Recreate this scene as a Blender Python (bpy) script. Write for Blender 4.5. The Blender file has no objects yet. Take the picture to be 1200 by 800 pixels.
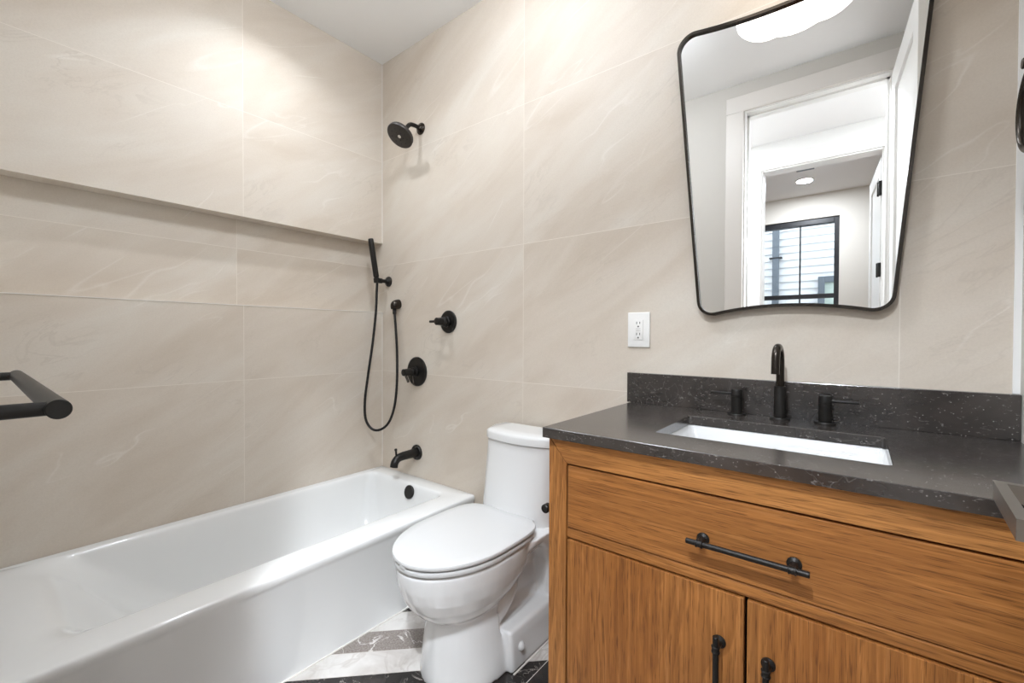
import bpy, bmesh, math, random
from mathutils import Vector, Matrix
random.seed(7)
S = bpy.context.scene
COL = S.collection
PI = math.pi

# ------------------------------------------------------------------ camera
cam_d = bpy.data.cameras.new('camera')
cam_d.sensor_fit = 'HORIZONTAL'; cam_d.sensor_width = 36.0
cam_d.lens = 36.0 * 509.886 / 1200.0
cam_d.clip_start = 0.01
cam = bpy.data.objects.new('camera', cam_d); COL.objects.link(cam)
YAW, PIT, ROL = (math.radians(a) for a in (38.4844, -0.7116, 0.1913))
f_ = Vector((-math.sin(YAW)*math.cos(PIT), math.cos(YAW)*math.cos(PIT), math.sin(PIT)))
r_ = Vector((math.cos(YAW), math.sin(YAW), 0)); u_ = r_.cross(f_)
r2 = r_*math.cos(ROL) + u_*math.sin(ROL); u2 = -r_*math.sin(ROL) + u_*math.cos(ROL)
mw = Matrix((r2, u2, -f_)).transposed().to_4x4(); mw.translation = (2.177, -1.52, 1.12)
cam.matrix_world = mw
S.camera = cam

# ------------------------------------------------------------------ exposure, sky
S.view_settings.view_transform = 'Standard'; S.view_settings.look = 'None'
S.view_settings.gamma = 1.0; S.view_settings.use_curve_mapping = False
S.view_settings.exposure = 0.54
wd = bpy.data.worlds.new('sky'); S.world = wd; wd.use_nodes = True
bg = wd.node_tree.nodes['Background']
bg.inputs[0].default_value = (0.86, 0.93, 1.0, 1); bg.inputs[1].default_value = 2.4
# lamp strengths, used by the lamps' builders below
CAN_W, SCONCE_E, HALL_FILL_W, BED_W, BATH_FILL_W, SPOT_FILL_W = 3.1, 2.1, 22.0, 14.5, 16.0, 6.8

# ------------------------------------------------------------------ materials
def new_mat(name):
    m = bpy.data.materials.new(name); m.use_nodes = True
    nt = m.node_tree; b = nt.nodes['Principled BSDF']
    return m, nt, b
def N(nt, t, **kw):
    n = nt.nodes.new(t)
    for k, v in kw.items(): setattr(n, k, v)
    return n
def math_n(nt, op, a, b=None, c=None):
    n = N(nt, 'ShaderNodeMath', operation=op)
    for i, v in enumerate((a, b, c)):
        if v is None: continue
        if isinstance(v, (int, float)): n.inputs[i].default_value = v
        else: nt.links.new(v, n.inputs[i])
    return n.outputs[0]
def mix_n(nt, fac, a, b):
    n = N(nt, 'ShaderNodeMix', data_type='RGBA')
    for sock, v in ((n.inputs[0], fac), (n.inputs[6], a), (n.inputs[7], b)):
        if isinstance(v, (int, float)): sock.default_value = v
        elif isinstance(v, tuple): sock.default_value = v
        else: nt.links.new(v, sock)
    return n.outputs[2]
def noise_n(nt, vec, scale, detail=3, rough=.5, dist=0):
    n = N(nt, 'ShaderNodeTexNoise'); n.inputs['Scale'].default_value = scale
    n.inputs['Detail'].default_value = detail; n.inputs['Roughness'].default_value = rough
    n.inputs['Distortion'].default_value = dist
    nt.links.new(vec, n.inputs['Vector']); return n.outputs['Fac']
def ramp_n(nt, fac, stops):
    n = N(nt, 'ShaderNodeValToRGB'); cr = n.color_ramp
    while len(cr.elements) < len(stops): cr.elements.new(.5)
    for e, (p, c) in zip(cr.elements, stops):
        e.position = p; e.color = c if isinstance(c, tuple) else (c, c, c, 1)
    nt.links.new(fac, n.inputs[0]); return n.outputs[0]
def lin(r, g, b):
    f = lambda c: c/12.92 if c <= .04045 else ((c+.055)/1.055)**2.4
    return (f(r/255), f(g/255), f(b/255), 1)
def bump_n(nt, b, h, strength, dist=.001):
    n = N(nt, 'ShaderNodeBump'); n.inputs['Strength'].default_value = strength
    n.inputs['Distance'].default_value = dist
    nt.links.new(h, n.inputs['Height']); nt.links.new(n.outputs[0], b.inputs['Normal'])
def simple(name, col, rough=.5, metal=0., spec=.5, noise=0.0, coat=0.):
    m, nt, b = new_mat(name)
    b.inputs['Roughness'].default_value = rough; b.inputs['Metallic'].default_value = metal
    b.inputs['Specular IOR Level'].default_value = spec; b.inputs['Coat Weight'].default_value = coat
    tc = N(nt, 'ShaderNodeTexCoord')
    nz = noise_n(nt, tc.outputs['Object'], 14, 3)
    k = 1 - noise
    c2 = (col[0]*k, col[1]*k, col[2]*k, 1)
    nt.links.new(mix_n(nt, nz, col, c2), b.inputs['Base Color'])
    return m
def emit(name, col, e):
    m, nt, b = new_mat(name)
    b.inputs['Base Color'].default_value = col
    b.inputs['Emission Color'].default_value = col; b.inputs['Emission Strength'].default_value = e
    return m

def combine(nt, x, y, z):
    n = N(nt, 'ShaderNodeCombineXYZ')
    for i, v in enumerate((x, y, z)):
        if isinstance(v, (int, float)): n.inputs[i].default_value = v
        else: nt.links.new(v, n.inputs[i])
    return n.outputs[0]

def tile_mat(name, axis, u0, v0, tw, th, gw=.0011, flip=1):
    """large beige stone-look porcelain: soft clouding, fine pale diagonal veins, thin pale grout"""
    m, nt, b = new_mat(name)
    tc = N(nt, 'ShaderNodeTexCoord'); sp = N(nt, 'ShaderNodeSeparateXYZ')
    nt.links.new(tc.outputs['Object'], sp.inputs[0])
    u = math_n(nt, 'SUBTRACT', sp.outputs[axis], u0); v = math_n(nt, 'SUBTRACT', sp.outputs[2], v0)
    un = math_n(nt, 'DIVIDE', u, tw); vn = math_n(nt, 'DIVIDE', v, th)
    iu = math_n(nt, 'FLOOR', un); iv = math_n(nt, 'FLOOR', vn)
    wn = N(nt, 'ShaderNodeTexWhiteNoise', noise_dimensions='2D')
    nt.links.new(combine(nt, iu, iv, 0), wn.inputs[0])
    sep = N(nt, 'ShaderNodeSeparateColor'); nt.links.new(wn.outputs['Color'], sep.inputs[0])
    uu = math_n(nt, 'MULTIPLY_ADD', sep.outputs[0], 9.0, u); vv = math_n(nt, 'MULTIPLY_ADD', sep.outputs[1], 9.0, v)
    # along / across the drift of the stone (about 32 degrees above level)
    ca, sa = math.cos(math.radians(32)), math.sin(math.radians(32))*flip
    al = math_n(nt, 'ADD', math_n(nt, 'MULTIPLY', uu, ca), math_n(nt, 'MULTIPLY', vv, sa))
    ac = math_n(nt, 'SUBTRACT', math_n(nt, 'MULTIPLY', vv, ca), math_n(nt, 'MULTIPLY', uu, sa))
    st = combine(nt, math_n(nt, 'MULTIPLY', al, .9), math_n(nt, 'MULTIPLY', ac, 3.2), sep.outputs[2])
    pl = combine(nt, uu, vv, sep.outputs[2])
    cloud = noise_n(nt, st, 1.7, 5, .55, .5)
    base = ramp_n(nt, cloud, [(.28, lin(200, 187, 171)), (.5, lin(209, 198, 184)), (.72, lin(215, 207, 195))])
    # veins: thin level lines of a warped, stretched noise, broken up by a mask
    warp = noise_n(nt, st, 1.1, 3, .5, .4)
    lvl = math_n(nt, 'ABSOLUTE', math_n(nt, 'SUBTRACT', math_n(nt, 'FRACT', math_n(nt, 'MULTIPLY', warp, 5.0)), .5))
    ln = ramp_n(nt, lvl, [(0, 1.0), (.012, .55), (.03, 0.0)])
    msk = ramp_n(nt, noise_n(nt, pl, 3.1, 2), [(.5, 0.0), (.62, 1.0)])
    vein = math_n(nt, 'MULTIPLY', ln, msk)
    base = mix_n(nt, math_n(nt, 'MULTIPLY', vein, .38), base, lin(232, 226, 218))
    # straight hairlines
    st2 = combine(nt, math_n(nt, 'MULTIPLY', al, .35), math_n(nt, 'MULTIPLY', ac, 2.4), 3.0)
    w2 = noise_n(nt, st2, 1.3, 1, .4, .1)
    l2 = math_n(nt, 'ABSOLUTE', math_n(nt, 'SUBTRACT', math_n(nt, 'FRACT', math_n(nt, 'MULTIPLY', w2, 6.0)), .5))
    ln2 = ramp_n(nt, l2, [(0, 1.0), (.01, .5), (.022, 0.0)])
    m2 = ramp_n(nt, noise_n(nt, combine(nt, uu, vv, 5.0), 2.3, 2), [(.54, 0.0), (.6, 1.0)])
    base = mix_n(nt, math_n(nt, 'MULTIPLY', math_n(nt, 'MULTIPLY', ln2, m2), .32), base, lin(230, 224, 216))
    dk = ramp_n(nt, math_n(nt, 'ABSOLUTE', math_n(nt, 'SUBTRACT', noise_n(nt, st, 2.6, 4, .6, .8), .5)), [(0, 1.0), (.02, 0.0)])
    m3 = ramp_n(nt, noise_n(nt, combine(nt, uu, vv, 8.0), 2.1, 2), [(.55, 0.0), (.68, 1.0)])
    base = mix_n(nt, math_n(nt, 'MULTIPLY', math_n(nt, 'MULTIPLY', dk, m3), .25), base, lin(178, 166, 152))
    grain = noise_n(nt, pl, 190, 3, .7)
    base = mix_n(nt, math_n(nt, 'MULTIPLY', ramp_n(nt, grain, [(.35, 1.0), (.6, 0.0)]), .10), base, lin(160, 148, 134))
    # grout
    du = math_n(nt, 'MULTIPLY', math_n(nt, 'SUBTRACT', .5, math_n(nt, 'ABSOLUTE', math_n(nt, 'SUBTRACT', math_n(nt, 'FRACT', un), .5))), tw)
    dv = math_n(nt, 'MULTIPLY', math_n(nt, 'SUBTRACT', .5, math_n(nt, 'ABSOLUTE', math_n(nt, 'SUBTRACT', math_n(nt, 'FRACT', vn), .5))), th)
    d = math_n(nt, 'MINIMUM', du, dv)
    g = math_n(nt, 'LESS_THAN', d, gw)
    base = mix_n(nt, g, base, lin(222, 213, 201))
    nt.links.new(base, b.inputs['Base Color'])
    b.inputs['Roughness'].default_value = .55; b.inputs['Specular IOR Level'].default_value = .3
    h = math_n(nt, 'SUBTRACT', grain, math_n(nt, 'MULTIPLY', g, 1.5))
    bump_n(nt, b, h, .25, .0008)
    return m

def wood_mat(name, grain, seed=0.0, fg=.8, fc=4.2, fm=22.0):
    """honey brown oak; grain = 0, 1 or 2 for the axis the grain runs along"""
    m, nt, b = new_mat(name)
    tc = N(nt, 'ShaderNodeTexCoord'); sp = N(nt, 'ShaderNodeSeparateXYZ')
    nt.links.new(tc.outputs['Object'], sp.inputs[0])
    o = list(sp.outputs[:3]); g = o.pop(grain)
    def vec(sg, sc): return combine(nt, math_n(nt, 'MULTIPLY_ADD', g, sg, seed*3.1), math_n(nt, 'MULTIPLY_ADD', o[0], sc, seed), math_n(nt, 'MULTIPLY_ADD', o[1], sc, seed*1.7))
    fig = noise_n(nt, vec(fg, fc), 1.0, 1, .4, .25)
    rings = math_n(nt, 'FRACT', math_n(nt, 'MULTIPLY', fig, fm))
    rg = ramp_n(nt, rings, [(0, 0.0), (.7, .85), (.93, 1.0), (1.0, 0.0)])
    fib = noise_n(nt, vec(4.5, 150), 1.0, 4, .7, .2)
    por = ramp_n(nt, noise_n(nt, vec(16, 420), 1.0, 2, .6), [(.55, 0.0), (.66, 1.0)])
    broad = noise_n(nt, vec(.5, 4), 1.0, 2)
    c = ramp_n(nt, broad, [(.3, lin(180, 116, 57)), (.7, lin(206, 143, 79))])
    c = mix_n(nt, math_n(nt, 'MULTIPLY', rg, .42), c, lin(128, 79, 38))
    c = mix_n(nt, ramp_n(nt, fib, [(.36, .5), (.62, 0.0)]), c, lin(116, 70, 33))
    c = mix_n(nt, ramp_n(nt, fib, [(.56, 0.0), (.8, .38)]), c, lin(212, 158, 102))
    c = mix_n(nt, math_n(nt, 'MULTIPLY', por, .6), c, lin(84, 49, 24))
    nt.links.new(c, b.inputs['Base Color'])
    b.inputs['Roughness'].default_value = .48; b.inputs['Specular IOR Level'].default_value = .35
    bump_n(nt, b, math_n(nt, 'SUBTRACT', fib, math_n(nt, 'MULTIPLY', por, .5)), .3, .0006)
    return m

def counter_mat():
    m, nt, b = new_mat('dark honed stone')
    tc = N(nt, 'ShaderNodeTexCoord'); v = tc.outputs['Object']
    cl = noise_n(nt, v, 5, 5, .6, .6)
    c = ramp_n(nt, cl, [(.3, lin(44, 40, 38)), (.55, lin(55, 50, 47)), (.75, lin(72, 65, 60))])
    mp = N(nt, 'ShaderNodeMapping'); mp.inputs['Rotation'].default_value = (.5, .4, .6); mp.inputs['Scale'].default_value = (1, 2.2, 2.2)
    nt.links.new(v, mp.inputs[0])
    fl = noise_n(nt, mp.outputs[0], 62, 4, .7, .5)
    c = mix_n(nt, ramp_n(nt, fl, [(.60, 0.0), (.70, .5)]), c, lin(160, 154, 150))
    pt = N(nt, 'ShaderNodeTexVoronoi'); pt.inputs['Scale'].default_value = 90
    nt.links.new(v, pt.inputs['Vector'])
    c = mix_n(nt, ramp_n(nt, pt.outputs['Distance'], [(.06, .7), (.14, 0.0)]), c, lin(170, 165, 160))
    sc = ramp_n(nt, math_n(nt, 'ABSOLUTE', math_n(nt, 'SUBTRACT', noise_n(nt, v, 9, 3, .5, 1.2), .5)), [(0, .22), (.006, 0.0)])
    mk = ramp_n(nt, noise_n(nt, v, 6, 1), [(.54, 0.0), (.62, 1.0)])
    c = mix_n(nt, math_n(nt, 'MULTIPLY', sc, mk), c, lin(170, 165, 160))
    nt.links.new(c, b.inputs['Base Color'])
    b.inputs['Roughness'].default_value = .2; b.inputs['Specular IOR Level'].default_value = 1.0
    bump_n(nt, b, cl, .02, .0005)
    return m

def floor_mat():
    """chevron strips of white, grey and black marble laid at 45 degrees"""
    m, nt, b = new_mat('marble chevron floor tile')
    tc = N(nt, 'ShaderNodeTexCoord'); sp = N(nt, 'ShaderNodeSeparateXYZ')
    nt.links.new(tc.outputs['Object'], sp.inputs[0])
    X, Y = sp.outputs[0], sp.outputs[1]
    W = .66
    xs = math_n(nt, 'SUBTRACT', X, 1.35)
    tri = math_n(nt, 'PINGPONG', xs, W)
    colk = math_n(nt, 'FLOOR', math_n(nt, 'DIVIDE', xs, W))
    c = math_n(nt, 'ADD', Y, tri)                       # y + |x-1.35| : equals y - x + 1.35 left of the seam
    t = math_n(nt, 'DIVIDE', math_n(nt, 'ADD', c, 1.62-1.35), .151)
    k = math_n(nt, 'FLOOR', t); fr = math_n(nt, 'FRACT', t)
    k4 = math_n(nt, 'FLOORED_MODULO', k, 4.0) if False else math_n(nt, 'SUBTRACT', k, math_n(nt, 'MULTIPLY', math_n(nt, 'FLOOR', math_n(nt, 'DIVIDE', k, 4.0)), 4.0))
    off = combine(nt, math_n(nt, 'MULTIPLY', k, 3.7), math_n(nt, 'MULTIPLY', colk, 2.3), 0)
    add = N(nt, 'ShaderNodeVectorMath', operation='ADD')
    nt.links.new(tc.outputs['Object'], add.inputs[0]); nt.links.new(off, add.inputs[1]); v = add.outputs[0]
    def veins(sc, w, lo=.5, dist=1.0, warp=.5):
        n = noise_n(nt, v, sc, 4, .55, dist)
        a = math_n(nt, 'ABSOLUTE', math_n(nt, 'SUBTRACT', n, .5))
        ln = ramp_n(nt, a, [(0, 1.0), (w, 0.0)])
        mk = ramp_n(nt, noise_n(nt, v, sc*.8, 2), [(lo-.05, 0.0), (lo+.08, 1.0)])
        return math_n(nt, 'MULTIPLY', ln, mk)
    white = ramp_n(nt, noise_n(nt, v, 6, 4, .6, .8), [(.35, lin(184, 177, 171)), (.6, lin(208, 204, 199))])
    white = mix_n(nt, math_n(nt, 'MULTIPLY', veins(5, .03, .46), .5), white, lin(168, 158, 150))
    grey = ramp_n(nt, noise_n(nt, v, 160, 3, .7), [(.35, lin(112, 103, 97)), (.65, lin(150, 141, 134))])
    grey = mix_n(nt, math_n(nt, 'MULTIPLY', veins(7, .016, .4), .85), grey, lin(226, 220, 214))
    black = ramp_n(nt, noise_n(nt, v, 9, 4, .6), [(.35, lin(26, 24, 23)), (.7, lin(58, 53, 50))])
    black = mix_n(nt, math_n(nt, 'MULTIPLY', veins(11, .012, .46, 1.5), .75), black, lin(176, 168, 160))
    is0 = math_n(nt, 'COMPARE', k4, 1.0, .1); is3 = math_n(nt, 'COMPARE', k4, 3.0, .1)
    col = mix_n(nt, is0, white, grey); col = mix_n(nt, is3, col, black)
    e1 = math_n(nt, 'MULTIPLY', math_n(nt, 'SUBTRACT', .5, math_n(nt, 'ABSOLUTE', math_n(nt, 'SUBTRACT', fr, .5))), .107)
    e2 = math_n(nt, 'MINIMUM', tri, math_n(nt, 'SUBTRACT', W, tri))
    g = math_n(nt, 'LESS_THAN', math_n(nt, 'MINIMUM', e1, e2), .0012)
    col = mix_n(nt, g, col, lin(186, 178, 170))
    nt.links.new(col, b.inputs['Base Color']); b.inputs['Roughness'].default_value = .25
    return m

M = {}
M['tile_x'] = tile_mat('beige stone tile back', 0, 1.031, .312, 1.231, .605)
M['tile_y'] = tile_mat('beige stone tile side', 1, -.733, .312, 1.231, .605)
M['paint'] = simple('white wall paint', lin(200, 196, 189), .7, noise=.02)
M['ceil'] = simple('white ceiling paint', lin(246, 246, 245), .8, noise=.015)
M['trim'] = simple('white trim enamel', lin(238, 237, 234), .3, noise=.01)
M['casing'] = simple('painted door casing', lin(216, 211, 205), .4, noise=.01)
M['hall'] = simple('white hall paint', lin(236, 235, 232), .7, noise=.015)
M['bed'] = simple('warm white bedroom paint', lin(226, 221, 212), .7, noise=.015)
M['porc'] = simple('white vitreous china', lin(224, 224, 223), .08, coat=.3, noise=.01)
M['acryl'] = simple('white acrylic', lin(228, 228, 226), .12, coat=.2, noise=.01)
M['seatp'] = simple('white seat plastic', lin(206, 206, 205), .22, noise=.01)
M['black'] = simple('matte black metal', lin(42, 40, 38), .40, .6, noise=.12)
M['blackhose'] = simple('black flexible hose', lin(32, 31, 31), .4, .4, noise=.1)
M['gun'] = simple('dark gunmetal', lin(62, 57, 52), .25, .9, noise=.1)
M['headm'] = simple('graphite shower face', lin(66, 62, 59), .4, .5, noise=.1)
M['nickel'] = simple('brushed grey nickel', lin(140, 135, 128), .38, 1., noise=.06)
M['wood_h'] = wood_mat('honey oak level grain', 0, 1.3, .3, 9.0, 9.0)
M['wood_d'] = wood_mat('honey oak drawer front', 0, 4.9, .35, 9.0, 13.0)
M['wood_v'] = wood_mat('honey oak upright grain', 2, 2.2, .45, 9.0, 12.0)
M['wood_v2'] = wood_mat('honey oak upright grain two', 2, 7.4, .8, 5.5, 16.0)
M['dark'] = simple('dark gap', lin(20, 14, 10), .9)
M['stone'] = counter_mat()
M['floor'] = floor_mat()
M['hallfloor'] = wood_mat('pale oak floorboard', 1, 9.0)
M['plate'] = simple('white outlet plastic', lin(238, 236, 232), .3, noise=.01)
M['slot'] = simple('outlet slot', lin(60, 56, 52), .6)
M['metal'] = simple('polished steel', lin(190, 188, 184), .2, 1., noise=.04)
M['winframe'] = simple('black window frame', lin(34, 34, 38), .4, noise=.1)
M['siding'] = simple('white lap siding', lin(232, 236, 240), .6, noise=.02)
M['slate'] = simple('slate grey painted metal', lin(112, 122, 132), .5, noise=.05)
M['caulk'] = simple('white caulk', lin(226, 221, 214), .5)
m, nt, b = new_mat('mirror silver'); b.inputs['Metallic'].default_value = 1; b.inputs['Roughness'].default_value = .0
b.inputs['Base Color'].default_value = (.93, .935, .93, 1); M['mirror'] = m
m, nt, b = new_mat('window glass'); b.inputs['Transmission Weight'].default_value = 1; b.inputs['Roughness'].default_value = 0; b.inputs['IOR'].default_value = 1.02
M['glass'] = m
m, nt, b = new_mat('green tinted glass'); b.inputs['Base Color'].default_value = lin(196, 214, 208); b.inputs['Roughness'].default_value = .08; M['greenglass'] = m
M['opal'] = emit('lit opal glass', (1, .955, .90, 1), SCONCE_E)
M['disc'] = emit('lit lamp diffuser', (1, .96, .9, 1), 9.0)

# ------------------------------------------------------------------ object helpers
def obj(name, bm, mat, parent=None, smooth=True, angle=40, mods=None):
    """bm is in room coordinates; parented meshes are re-expressed from the parent's base"""
    org = Vector((0, 0, 0))
    if parent is not None: org = Vector(parent['_o'])
    if isinstance(bm, bpy.types.Mesh): me = bm; me.name = name
    else:
        bmesh.ops.recalc_face_normals(bm, faces=bm.faces[:])
        me = bpy.data.meshes.new(name); bm.to_mesh(me); bm.free()
    if org.length: me.transform(Matrix.Translation(-org))
    me.materials.clear(); me.materials.append(mat)
    o = bpy.data.objects.new(name, me); COL.objects.link(o)
    if parent is not None:
        # parent's chain is translation (+ one root rotation), so the mesh stays in root-local axes
        o.parent = parent; o['_o'] = tuple(org)
    else: o['_o'] = (0., 0., 0.)
    if smooth:
        for p in me.polygons: p.use_smooth = True
        b2 = bmesh.new(); b2.from_mesh(me)
        for e in b2.edges:
            if len(e.link_faces) == 2: e.smooth = e.calc_face_angle(0) < math.radians(angle)
        b2.to_mesh(me); b2.free()
    return o
def thing(name, label, cat, loc, group=None):
    o = bpy.data.objects.new(name, None); COL.objects.link(o); o.location = loc
    o.empty_display_size = .05
    o['label'] = label; o['category'] = cat; o['_o'] = tuple(loc)
    if group: o['group'] = group
    return o
def tag(o, label, cat, group=None):
    o['label'] = label; o['category'] = cat
    if group: o['group'] = group
    return o
def struct(name, bm, mat, parent=None, **kw):
    o = obj(name, bm, mat, parent, **kw)
    if parent is None: o['kind'] = 'structure'
    return o
def sroot(name, loc=(0, 0, 0)):
    o = bpy.data.objects.new(name, None); COL.objects.link(o); o.location = loc
    o['_o'] = tuple(loc); o['kind'] = 'structure'; return o

def box(bm, lo, hi, bev=0, seg=2):
    lo, hi = Vector(lo), Vector(hi)
    r = bmesh.ops.create_cube(bm, size=1)
    vs = r['verts']
    for v in vs: v.co = Vector(((v.co.x+.5)*(hi.x-lo.x)+lo.x, (v.co.y+.5)*(hi.y-lo.y)+lo.y, (v.co.z+.5)*(hi.z-lo.z)+lo.z))
    if bev > 0:
        es = {e for v in vs for e in v.link_edges}
        bmesh.ops.bevel(bm, geom=list(es), offset=bev, segments=seg, affect='EDGES', profile=.5)
    return bm
def B(*args, **kw): return box(bmesh.new(), *args, **kw)
def frame_of(d):
    d = Vector(d).normalized()
    a = Vector((0, 0, 1)) if abs(d.z) < .9 else Vector((1, 0, 0))
    s = d.cross(a).normalized(); return d, s, s.cross(d)
def ring_faces(bm, rings, cap0=True, cap1=True, closed=True):
    for a, b in zip(rings[:-1], rings[1:]):
        n = len(a)
        for i in range(n if closed else n-1): bm.faces.new((a[i], a[(i+1) % n], b[(i+1) % n], b[i]))
    if cap0: bm.faces.new(rings[0][::-1])
    if cap1: bm.faces.new(rings[-1])
def lathe(bm, base, axis, prof, seg=32, sy=1.0):
    """prof: (distance along the axis, radius)"""
    d, s, u = frame_of(axis); base = Vector(base); rings = []
    for t, r in prof:
        r = max(r, 1e-5)
        rings.append([bm.verts.new(base + d*t + s*r*math.cos(2*PI*i/seg) + u*r*sy*math.sin(2*PI*i/seg)) for i in range(seg)])
    ring_faces(bm, rings); return bm
def L(*a, **k): return lathe(bmesh.new(), *a, **k)
def rod(bm, a, b, r, seg=20, ch=None):
    a, b = Vector(a), Vector(b); ln = (b-a).length; c = ch if ch is not None else min(r*.18, .0015)
    return lathe(bm, a, b-a, [(0, r-c), (c, r), (ln-c, r), (ln, r-c)], seg)
def catmull(pts, n=10):
    P = [Vector(p) for p in pts]; P = [2*P[0]-P[1]] + P + [2*P[-1]-P[-2]]; out = []
    for i in range(1, len(P)-2):
        for k in range(n):
            t = k/n
            out.append(.5*((2*P[i]) + (P[i+1]-P[i-1])*t + (2*P[i-1]-5*P[i]+4*P[i+1]-P[i+2])*t*t + (-P[i-1]+3*P[i]-3*P[i+1]+P[i+2])*t**3))
    out.append(P[-2]); return out
def tube(bm, path, r, seg=16, sx=1.0):
    """sweep a round section along a path; r may be a number or a list"""
    P = [Vector(p) for p in path]; rings = []
    d0 = (P[1]-P[0]).normalized(); _, s, u = frame_of(d0)
    for i, p in enumerate(P):
        d = (P[min(i+1, len(P)-1)] - P[max(i-1, 0)]).normalized()
        s = (s - d*s.dot(d)).normalized(); u = s.cross(d)
        rr = r[i] if isinstance(r, (list, tuple)) else r
        rings.append([bm.verts.new(p + s*rr*math.cos(2*PI*k/seg)*sx + u*rr*math.sin(2*PI*k/seg)) for k in range(seg)])
    ring_faces(bm, rings); return bm
def loft(bm, loops, cap0=True, cap1=True):
    rings = [[bm.verts.new(p) for p in l] for l in loops]
    ring_faces(bm, rings, cap0, cap1); return bm
def rrect(x0, x1, y0, y1, r, z, n=8):
    out = []
    for cx, cy, a0 in ((x1-r, y1-r, 0), (x0+r, y1-r, 90), (x0+r, y0+r, 180), (x1-r, y0+r, 270)):
        for i in range(n+1):
            a = math.radians(a0 + 90*i/n); out.append((cx + r*math.cos(a), cy + r*math.sin(a), z))
    return out
def prism(bm, outline, y0, y1, bev=0):
    """outline in (x, z), extruded along y"""
    a = [bm.verts.new((x, y0, z)) for x, z in outline]; b = [bm.verts.new((x, y1, z)) for x, z in outline]
    ring_faces(bm, [a, b])
    if bev:
        es = [e for e in bm.edges if abs(e.verts[0].co.y - e.verts[1].co.y) < 1e-6 and abs(e.verts[0].co.y-y0) < 1e-6]
        bmesh.ops.bevel(bm, geom=es, offset=bev, segments=2, affect='EDGES', profile=.5)
    return bm

# ------------------------------------------------------------------ room shell
XR, YN, ZC = 2.472, -1.53, 2.69          # right wall, near wall (with the doorway), ceiling
NZ0, NZ1, ND = 1.255, 1.655, .08         # long niche in the left wall
struct('floor', B((-.1, -1.66, -.06), (2.6, .1, 0)), M['floor'], smooth=False)
struct('ceiling', B((-.2, -1.66, ZC), (2.6, .12, ZC+.08)), M['ceil'], smooth=False)
struct('wall_back', B((-.2, 0, 0), (2.6, .12, ZC)), M['tile_x'], smooth=False)
bm = bmesh.new()
box(bm, (-.2, YN-.12, 0), (0, 0, NZ0)); box(bm, (-.2, YN-.12, NZ1), (0, 0, ZC)); box(bm, (-.2, YN-.12, NZ0), (-ND, 0, NZ1))
struct('wall_left', bm, M['tile_y'], smooth=False)
struct('wall_right', B((XR, YN-.12, 0), (2.6, 0, ZC)), M['paint'], smooth=False)
DX0, DX1, DZ = 1.622, 2.296, 2.50         # doorway in the near wall
bm = bmesh.new()
box(bm, (0, YN-.12, 0), (DX0-.02, YN, ZC)); box(bm, (DX1+.02, YN-.12, 0), (XR, YN, ZC)); box(bm, (DX0-.02, YN-.12, DZ+.02), (DX1+.02, YN, ZC))
struct('wall_near', bm, M['paint'], smooth=False)
bm = bmesh.new()
box(bm, (DX0-.02, YN-.122, 0), (DX0, YN+.002, DZ)); box(bm, (DX1, YN-.122, 0), (DX1+.02, YN+.002, DZ)); box(bm, (DX0-.02, YN-.122, DZ), (DX1+.02, YN+.002, DZ+.02))
# door stop
box(bm, (DX0, YN-.08, 0), (DX0+.012, YN-.045, DZ)); box(bm, (DX0, YN-.08, DZ-.012), (DX1, YN-.045, DZ)); box(bm, (DX1-.012, YN-.08, 0), (DX1, YN-.045, DZ))
struct('trim_1', bm, M['trim'], smooth=False)          # door jamb
bm = bmesh.new(); CW = .09
for y0, y1 in ((YN, YN+.018), (YN-.138, YN-.12)):
    box(bm, (DX0-.02-CW, y0, 0), (DX0-.01, y1, DZ+.01), .004); box(bm, (DX1+.01, y0, 0), (DX1+.02+CW, y1, DZ+.01), .004)
    box(bm, (DX0-.02-CW, y0, DZ+.01), (DX1+.02+CW, y1, DZ+.02+CW), .004)
struct('trim_2', bm, M['casing'], smooth=False)          # door casing
# pale corner bead where the tile meets the painted right wall, and caulk in the tiled corner
struct('trim_3', B((XR-.012, -.004, .99), (XR, 0, ZC)), M['trim'], smooth=False)
struct('trim_4', B((0, -.003, .36), (.003, 0, NZ0)), M['caulk'], smooth=False)
struct('trim_8', B((-.004, YN, NZ0-.001), (.0015, -.003, NZ0+.002)), M['caulk'], smooth=False)
struct('trim_5', B((0, -.003, NZ1), (.003, 0, ZC)), M['caulk'], smooth=False)

# hall and bedroom seen through the doorway in the mirror
HY, HY2, BY = -2.60, -2.72, -4.34
struct('wall_hall_left', B((.30, HY, 0), (.40, YN-.12, ZC)), M['hall'], smooth=False)
struct('wall_hall_right', B((3.3, HY, 0), (3.4, YN-.12, ZC)), M['hall'], smooth=False)
bm = bmesh.new(); box(bm, (.4, YN-.121, 0), (DX0-.02, YN-.12, ZC)); box(bm, (DX1+.02, YN-.16, 0), (3.3, YN-.12, ZC))
struct('wall_hall_near', bm, M['hall'], smooth=False)
struct('floor_hall', B((.3, HY2, -.06), (3.4, YN-.13, 0)), M['hallfloor'], smooth=False)
struct('ceiling_hall', B((.3, HY, ZC), (3.4, YN-.13, ZC+.08)), M['ceil'], smooth=False)
OX0, OX1, OZ = 1.555, 2.302, 2.465
bm = bmesh.new()
box(bm, (.3, HY2, 0), (OX0-.02, HY, ZC)); box(bm, (OX1+.02, HY2, 0), (3.4, HY, ZC)); box(bm, (OX0-.02, HY2, OZ+.02), (OX1+.02, HY, ZC))
struct('wall_hall_far', bm, M['hall'], smooth=False)
bm = bmesh.new()
box(bm, (OX0-.02, HY2-.002, 0), (OX0, HY+.002, OZ)); box(bm, (OX1, HY2-.002, 0), (OX1+.02, HY+.002, OZ)); box(bm, (OX0-.02, HY2-.002, OZ), (OX1+.02, HY+.002, OZ+.02))
struct('trim_6', bm, M['trim'], smooth=False)
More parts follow.
